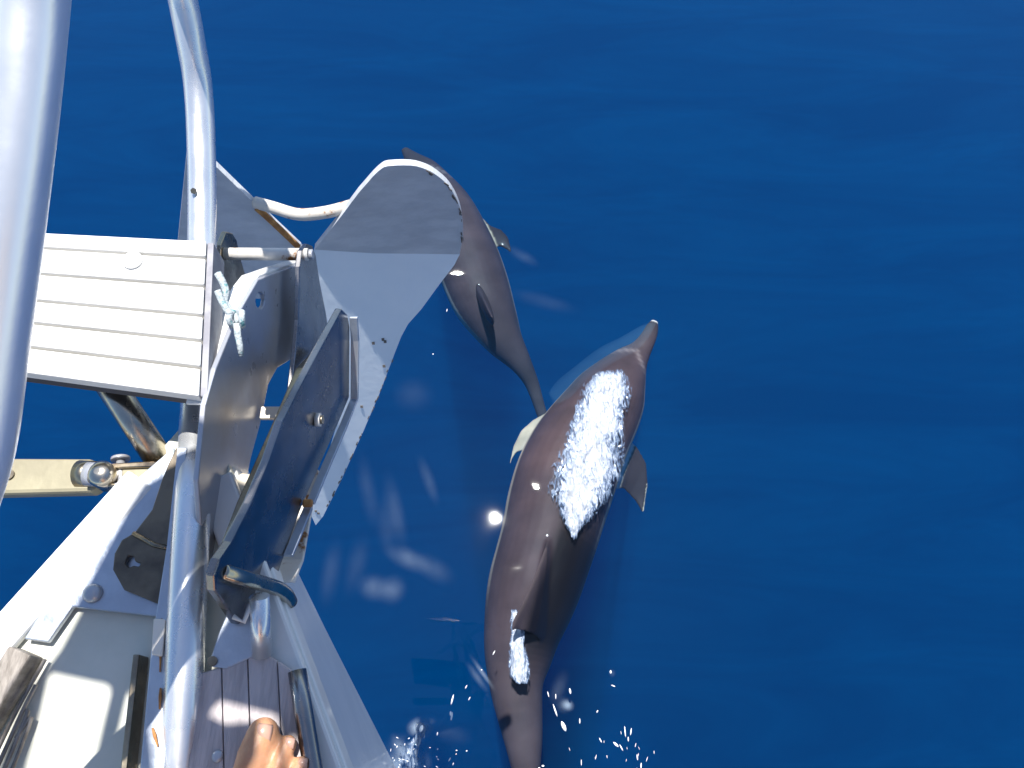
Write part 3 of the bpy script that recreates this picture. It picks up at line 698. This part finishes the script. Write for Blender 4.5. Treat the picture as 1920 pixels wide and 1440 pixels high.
for q, r in ((FT(430, 1610, .02), .02), (FT(476, 1622, .02), .019), (FT(504, 1632, .019), .017), (FT(530, 1645, .017), .015)):
    cone(V, F, q, p0+Vector((-.022, -.09, .03)), r, .03)
cone(V, F, p0+Vector((-.022, -.09, .03)), heel+Vector((0, .02, .02)), .03, .03)
cone(V, F, p0+Vector((-.022, -.09, .035)), ank, .03, .036); cone(V, F, heel+Vector((0, .015, .02)), ank, .03, .036)
knee = ank+Vector((.05, -.12, .4)); hip = Vector((-.12, -.92, 2.22))
calf = ank*.6+knee*.4+Vector((0, -.03, 0))
cone(V, F, ank, calf, .036, .058); cone(V, F, calf, knee, .058, .056); cone(V, F, knee, hip, .058, .09)
# other leg folded behind
hip2 = Vector((.12, -.92, 2.22)); knee2 = Vector((.2, -.62, 2.52)); ank2 = Vector((.12, -.62, 2.1)); 
cone(V, F, hip2, knee2, .09, .058); cone(V, F, knee2, ank2+Vector((0, -.02, .22)), .056, .058); cone(V, F, ank2+Vector((0, -.02, .22)), ank2, .058, .036); cone(V, F, ank2, ank2+Vector((.02, .17, -.05)), .034, .022)
pel = Vector((0, -.95, 2.24)); chest = Vector((0, -.78, 2.66)); neck = Vector((0, -.68, 2.86)); head = Vector((0, -.6, 2.99))
cone(V, F, hip, hip2, .1, .1); cone(V, F, pel, chest, .13, .14); cone(V, F, chest+Vector((-.12, 0, .05)), chest+Vector((.12, 0, .05)), .08, .08)
cone(V, F, chest, neck, .09, .05); cone(V, F, neck, head, .05, .08); cone(V, F, head, head+Vector((0, .02, .06)), .082, .085)
cone(V, F, head+Vector((0, .075, .0)), head+Vector((0, .09, -.015)), .012, .014)
for sg in (-1, 1):
    sh_ = chest+Vector((sg*.18, 0, .07)); elb = Vector((sg*.22, -.48, 2.5)); wr = Vector((sg*.09, -.22, 2.66))
    cone(V, F, sh_, elb, .05, .038); cone(V, F, elb, wr, .038, .025); cone(V, F, wr, wr+Vector((-sg*.02, .06, .01)), .026, .03)
    for f in range(4): cone(V, F, wr+Vector((-sg*.02, .06, .03-.02*f)), wr+Vector((-sg*.04, .12, .03-.022*f)), .009, .007)
    cone(V, F, wr+Vector((-sg*.02, .03, .03)), wr+Vector((-sg*.05, .07, .045)), .011, .009)
person = remesh('person', V, F, .0022, M_skin, 3)
tag(person, 'barefoot person whose bare toes rest on the teak boards at the bottom edge', 'person')
# toenails
def nail(x, y, z, sx, sy, dirp):
    c = FT(x, y, z); d = (FT(*dirp, z)-c); d.z = 0; d.normalize(); q = Vector((d.y, -d.x, 0)); V = []; F = []; nu, nv = 10, 8
    for j in range(nv+1):
        for i in range(nu+1):
            u = i/nu*2-1; v = j/nv*2-1; wx = sx*(1-.18*v*v*(v > 0))
            V.append(c+q*(u*wx)+d*(v*sy)+Vector((0, 0, -.0035*u*u*(sx/.008)-.002*v*v+.0006)))
    for j in range(nv):
        for i in range(nu): a = j*(nu+1)+i; F.append((a, a+1, a+nu+2, a+nu+1))
    o = mesh_obj('toenail', V, F, M_nail, person, smooth=True)
    s = o.modifiers.new('s', 'SOLIDIFY'); s.thickness = .0012
nail(489, 1374, .0242, .0078, .0068, (500, 1330)); nail(541, 1393, .0150, .0045, .0042, (550, 1360)); nail(566, 1431, .0134, .004, .0038, (570, 1410))
# clothes and hair (out of view)
V, F = [], []
cone(V, F, hip, hip2, .115, .115); cone(V, F, hip, hip*.45+knee*.55, .112, .085); cone(V, F, hip2, hip2*.45+knee2*.55, .112, .085)
sh2 = remesh('shorts', V, F, .012, M_cloth, 3); sh2.parent = person
V, F = [], []
cone(V, F, pel+Vector((0, 0, .04)), chest, .142, .152); cone(V, F, chest+Vector((-.14, 0, .05)), chest+Vector((.14, 0, .05)), .092, .092)
for sg in (-1, 1): cone(V, F, chest+Vector((sg*.18, 0, .07)), (chest+Vector((sg*.18, 0, .07)))*.55+Vector((sg*.22, -.48, 2.5))*.45, .065, .058)
sh3 = remesh('shirt', V, F, .012, M_shirt, 3); sh3.parent = person
V, F = [], []
cone(V, F, head+Vector((0, -.03, .05)), head+Vector((0, -.01, .085)), .085, .083)
sh4 = remesh('hair', V, F, .01, M_hair, 3); sh4.parent = person

# ------------------------------------------------------------------ foam, spray and painted reflections
def foam_mat(name, col, streak=(34, 11, 20), trans=1.0):
    m = bpy.data.materials.new(name); m.use_nodes = True; nt = m.node_tree; L = nt.links
    p = nt.nodes['Principled BSDF']; out = nt.nodes['Material Output']
    a = N(nt, 'ShaderNodeAttribute'); a.attribute_name = 'foam_sheen_amount'
    g = N(nt, 'ShaderNodeNewGeometry'); mp = N(nt, 'ShaderNodeMapping'); mp.inputs['Scale'].default_value = streak; mp.inputs['Rotation'].default_value = (0, 0, .25)
    L.new(g.outputs['Position'], mp.inputs['Vector'])
    n = N(nt, 'ShaderNodeTexNoise', Scale=2.6, Detail=6.0, Roughness=.6, Distortion=1.2); L.new(mp.outputs[0], n.inputs['Vector'])
    s = N(nt, 'ShaderNodeMath', operation='SUBTRACT'); L.new(a.outputs['Fac'], s.inputs[0]); L.new(n.outputs['Fac'], s.inputs[1])
    mr = N(nt, 'ShaderNodeMapRange'); mr.inputs['From Min'].default_value = -.07; mr.inputs['From Max'].default_value = .12; L.new(s.outputs[0], mr.inputs['Value'])
    mu = N(nt, 'ShaderNodeMath', operation='MULTIPLY'); L.new(mr.outputs[0], mu.inputs[0]); mu.inputs[1].default_value = trans
    t = N(nt, 'ShaderNodeBsdfTransparent'); mx = N(nt, 'ShaderNodeMixShader')
    L.new(mu.outputs[0], mx.inputs[0]); L.new(t.outputs[0], mx.inputs[1]); L.new(p.outputs[0], mx.inputs[2]); L.new(mx.outputs[0], out.inputs['Surface'])
    cr = N(nt, 'ShaderNodeValToRGB'); cr.color_ramp.elements[0].position = .0; cr.color_ramp.elements[1].position = .3
    cr.color_ramp.elements[0].color = (col[0]*.22, col[1]*.34, col[2]*.55, 1); cr.color_ramp.elements[1].color = (*col, 1)
    L.new(s.outputs[0], cr.inputs[0]); L.new(cr.outputs[0], p.inputs['Base Color']); p.inputs['Roughness'].default_value = .12; p.inputs['Coat Weight'].default_value = .5
    b = N(nt, 'ShaderNodeBump', Strength=1.0, Distance=.012); L.new(n.outputs['Fac'], b.inputs['Height']); L.new(b.outputs[0], p.inputs['Normal'])
    return m
M_foam = foam_mat('bubble_foam', (.5, .53, .57))
M_wisp = foam_mat('thin_foam', (.5, .6, .7), (12, 12, 12), .3)
def sheet(name, rows, z0, zb, m, label, amp=.006, peak=.85, edge=.34, asym=0, nu=60, nv=160, scale=1.0):
    """rows: (left px, left py, right px, right py); a thin turbulent sheet on the surface"""
    if scale == 1.0: rows = [(a-(c-a)*.09, b, c+(c-a)*.09, d) for a, b, c, d in rows]
    R = crom(rows, max(2, nv//len(rows))); nvv = len(R); V = []; F = []; D = []
    for j, r in enumerate(R):
        v = j/(nvv-1); a = UZ(r[0], r[1], z0); b = UZ(r[2], r[3], z0)
        for i in range(nu+1):
            u = i/nu; p = a*(1-u)+b*u
            e = min(1, min(u, 1-u)/edge, min(v, 1-v)/.07)
            h = noise.fractal(Vector((p.x*45, p.y*22, 1)), .7, 2, 4)
            V.append(p+Vector((0, 0, zb*math.sin(math.pi*u)*min(1, 4*v, 4*(1-v))+amp*h*e)))
            D.append(.2+(peak-.2)*max(e, 0)**.55*(1-asym*max(0, u-.45)*min(1, v*1.3)) + .1*noise.noise(Vector((p.x*14, p.y*9, 7))))
    for j in range(nvv-1):
        for i in range(nu): q = j*(nu+1)+i; F.append((q, q+1, q+nu+2, q+nu+1))
    o = mesh_obj(name, V, F, m, smooth=True)
    at = o.data.attributes.new('foam_sheen_amount', 'FLOAT', 'POINT'); at.data.foreach_set('value', [d*scale for d in D])
    s = o.modifiers.new('s', 'SOLIDIFY'); s.thickness = .002; s.offset = -1
    return tag(o, label, 'foam', kind='stuff')
sheet('bubble_sheet', [(1128, 692, 1166, 690), (1105, 712, 1180, 715), (1088, 745, 1182, 745), (1078, 780, 1170, 785), (1062, 815, 1166, 825), (1050, 850, 1166, 862), (1038, 890, 1160, 902), (1034, 920, 1146, 930), (1044, 950, 1124, 955), (1056, 975, 1102, 980), (1066, 996, 1086, 998), (1075, 1014, 1079, 1015)],
      .012, .012, M_foam, 'white rippling sheet of bubbles over the large dolphin back', amp=.013, peak=.76, asym=.65)
sheet('bubble_trail', [(958, 1140, 966, 1140), (957, 1165, 982, 1165), (958, 1190, 984, 1190), (956, 1215, 986, 1215), (954, 1245, 991, 1245), (958, 1268, 992, 1268), (970, 1284, 988, 1284)],
      .012, .008, M_foam, 'small white patch of foam streaming behind the dorsal fin', amp=.007, peak=.74, nu=30, nv=70)
sheet('surface_foam', [(775, 1350, 800, 1352), (772, 1364, 806, 1368), (778, 1378, 798, 1380), (765, 1392, 790, 1400), (752, 1408, 795, 1420), (740, 1430, 790, 1450)],
      .008, .004, M_foam, 'small broken fleck of white foam on the water at bottom centre', amp=.003, peak=.5, nu=24, nv=40)
def soft_mat(c=(.5, .56, .64)):
    m = bpy.data.materials.new('soft_foam_sheen'); m.use_nodes = True; nt = m.node_tree; L = nt.links; out = nt.nodes['Material Output']
    nt.nodes.remove(nt.nodes['Principled BSDF']); d = N(nt, 'ShaderNodeBsdfDiffuse'); d.inputs[0].default_value = (*c, 1)
    a = N(nt, 'ShaderNodeAttribute'); a.attribute_name = 'foam_sheen_amount'; t = N(nt, 'ShaderNodeBsdfTransparent'); mx = N(nt, 'ShaderNodeMixShader')
    L.new(a.outputs['Fac'], mx.inputs[0]); L.new(t.outputs[0], mx.inputs[1]); L.new(d.outputs[0], mx.inputs[2]); L.new(mx.outputs[0], out.inputs['Surface']); return m
def wisps():  # blurred reflections painted as pale patches, plus bits of real splash foam
    V = []; F = []; D = []; n = 18
    for (x, y, a, b, ang, pk) in [(702, 1102, 20, 26, 80, .24), (735, 1106, 22, 20, 60, .25), (766, 1048, 36, 16, -25, .3), (812, 1066, 34, 18, -30, .12), (740, 955, 14, 55, 12, .13), (803, 900, 10, 36, 20, .16), (690, 920, 14, 55, 10, .08), (725, 985, 16, 45, 5, .08), (620, 1075, 16, 50, -10, .09), (668, 1060, 18, 45, -15, .07), (775, 740, 30, 26, 0, .07), (980, 480, 26, 9, -30, .14), (1020, 565, 50, 12, -15, .07), (895, 1270, 6, 26, 35, .3), (1058, 1322, 12, 12, 0, .35), (1048, 1290, 12, 26, -20, .14), (760, 1420, 26, 34, 30, .4), (835, 1370, 40, 16, -20, .1), (1148, 1262, 5, 6, 0, .2), (790, 1364, 20, 15, 10, 1.6), (784, 1385, 9, 18, 10, .9), (758, 1418, 10, 34, 28, .9), (742, 1436, 16, 18, 0, .9), (782, 1432, 20, 22, 0, .6), (905, 1262, 4, 30, 35, .6), (1064, 1322, 10, 8, -30, 1.3)]:
        o = len(V); cs, sn = math.cos(math.radians(ang)), math.sin(math.radians(ang))
        for j in range(n+1):
            for i in range(n+1):
                u = i/n*2-1; v = j/n*2-1; dx, dy = u*a*1.5, v*b*1.5
                p = UZ(x+dx*cs+dy*sn, y-dx*sn+dy*cs, -.04); r = math.sqrt(u*u+v*v); q = noise.fractal(Vector((p.x*14, p.y*9, x*.1)), .6, 2, 4)
                V.append(p+Vector((0, 0, .004*q))); D.append(max(0, min(1, (math.exp(-2.8*r*r)-.06)*pk*.4*(1+.35*max(-1, min(1, q))))) if r < 1 else 0)
        for j in range(n):
            for i in range(n): q = o+j*(n+1)+i; F.append((q, q+1, q+n+2, q+n+1))
    ob = mesh_obj('foam_sheen_wisps', V, F, soft_mat(), smooth=True)
    ob.data.attributes.new('foam_sheen_amount', 'FLOAT', 'POINT').data.foreach_set('value', D)
    tag(ob, 'faint pale wisps painted for reflections, with bits of foam, in the blue water beside the boat', 'bubbles', kind='stuff')
wisps()
sheet('pressure_wave', [(1225, 603, 1231, 606), (1200, 612, 1215, 635), (1165, 632, 1190, 660), (1120, 655, 1150, 680), (1075, 690, 1100, 715), (1045, 714, 1070, 745), (1028, 738, 1040, 760)],
      -.03, .01, soft_mat((.2, .45, .65)), 'faint pale swell of water pushed up beside the large dolphin beak', amp=.001, peak=.6, edge=.4, nu=24, nv=50, scale=.05)
def blob_spray():
    V, F = [], []
    R = random.Random(3)
    def drop(px, py, ln, wd, ang, z):
        c = UZ(px, py, z); sc = (CAM-c).length/FPX; l = ln*sc/2; w_ = wd*sc/2*.75; d = Vector((math.cos(ang), math.sin(ang), .3)).normalized()
        P = [c-d*l, c-d*l*.6, c, c+d*l*.6, c+d*l]; tube_geo(P, [w_*.15, w_*.75, w_, w_*.75, w_*.15], 8, V, F)
    for (x, y, l, wd, a) in [(1041, 1332, 22, 4, 110), (1028, 1302, 10, 2.5, 105), (1069, 1296, 10, 5, 100), (1057, 1362, 18, 10, 115), (1087, 1352, 9, 3, 90), (1120, 1334, 5, 3, 60), (1150, 1286, 8, 3, 160), (1145, 1260, 6, 5, 90), (1172, 1372, 18, 3, 95), (1183, 1372, 12, 3, 80), (1178, 1386, 8, 3, 90), (1126, 1388, 9, 3, 120), (1155, 1396, 12, 6, 140), (1165, 1402, 12, 3, 120), (1195, 1420, 10, 3, 95), (1202, 1436, 10, 3, 85), (1090, 1430, 10, 2, 90), (1018, 1436, 5, 4, 0), (1042, 1306, 9, 2.5, 90), (848, 1312, 18, 4, 75), (845, 1338, 8, 5, 90), (847, 1343, 14, 4, 80), (790, 1366, 12, 9, 70), (780, 1383, 12, 5, 85), (820, 1376, 6, 3, 80), (874, 1288, 7, 2.5, 60), (880, 1310, 7, 2.5, 60), (668, 1398, 6, 3.5, 110), (676, 1400, 5, 3, 95), (692, 1388, 5, 3, 90), (702, 1418, 9, 4, 100), (706, 1421, 5, 4, 90), (682, 1405, 3, 3, 0), (856, 1407, 3, 2.5, 0), (875, 1408, 3, 2.5, 0), (843, 1424, 7, 2.5, 60), (926, 1224, 9, 2.5, 60), (903, 1256, 3, 2.5, 0), (812, 664, 3, 3, 0), (838, 582, 6, 2, 80), (1011, 1440, 4, 3, 0)]:
        drop(x, y, l, wd, math.radians(a), .02+R.random()*.05)
    for k in range(50):
        drop(650+abs(R.gauss(0, 55)), 1440-abs(R.gauss(0, 22)), R.uniform(2, 6), R.uniform(1, 2.2), R.uniform(0, 3.1), .02+R.random()*.08)
    for k in range(40):
        drop(R.gauss(770, 45), 1425+R.gauss(0, 22), R.uniform(2, 5), R.uniform(1.5, 2.6), R.uniform(0, 3.1), .02+R.random()*.05)
    for k in range(18): drop(R.gauss(1150, 50), R.gauss(1390, 40), R.uniform(4, 9), R.uniform(.9, 1.6), R.uniform(1.2, 2), .02+R.random()*.05)
    m = mat('spray_drop', (.85, .88, .9), .08, 0, coat=.6)
    o = mesh_obj('spray_drops', V, F, m, smooth=True); tag(o, 'scattered bright water drops thrown up beside the dolphin tail', 'spray', kind='stuff')
blob_spray()
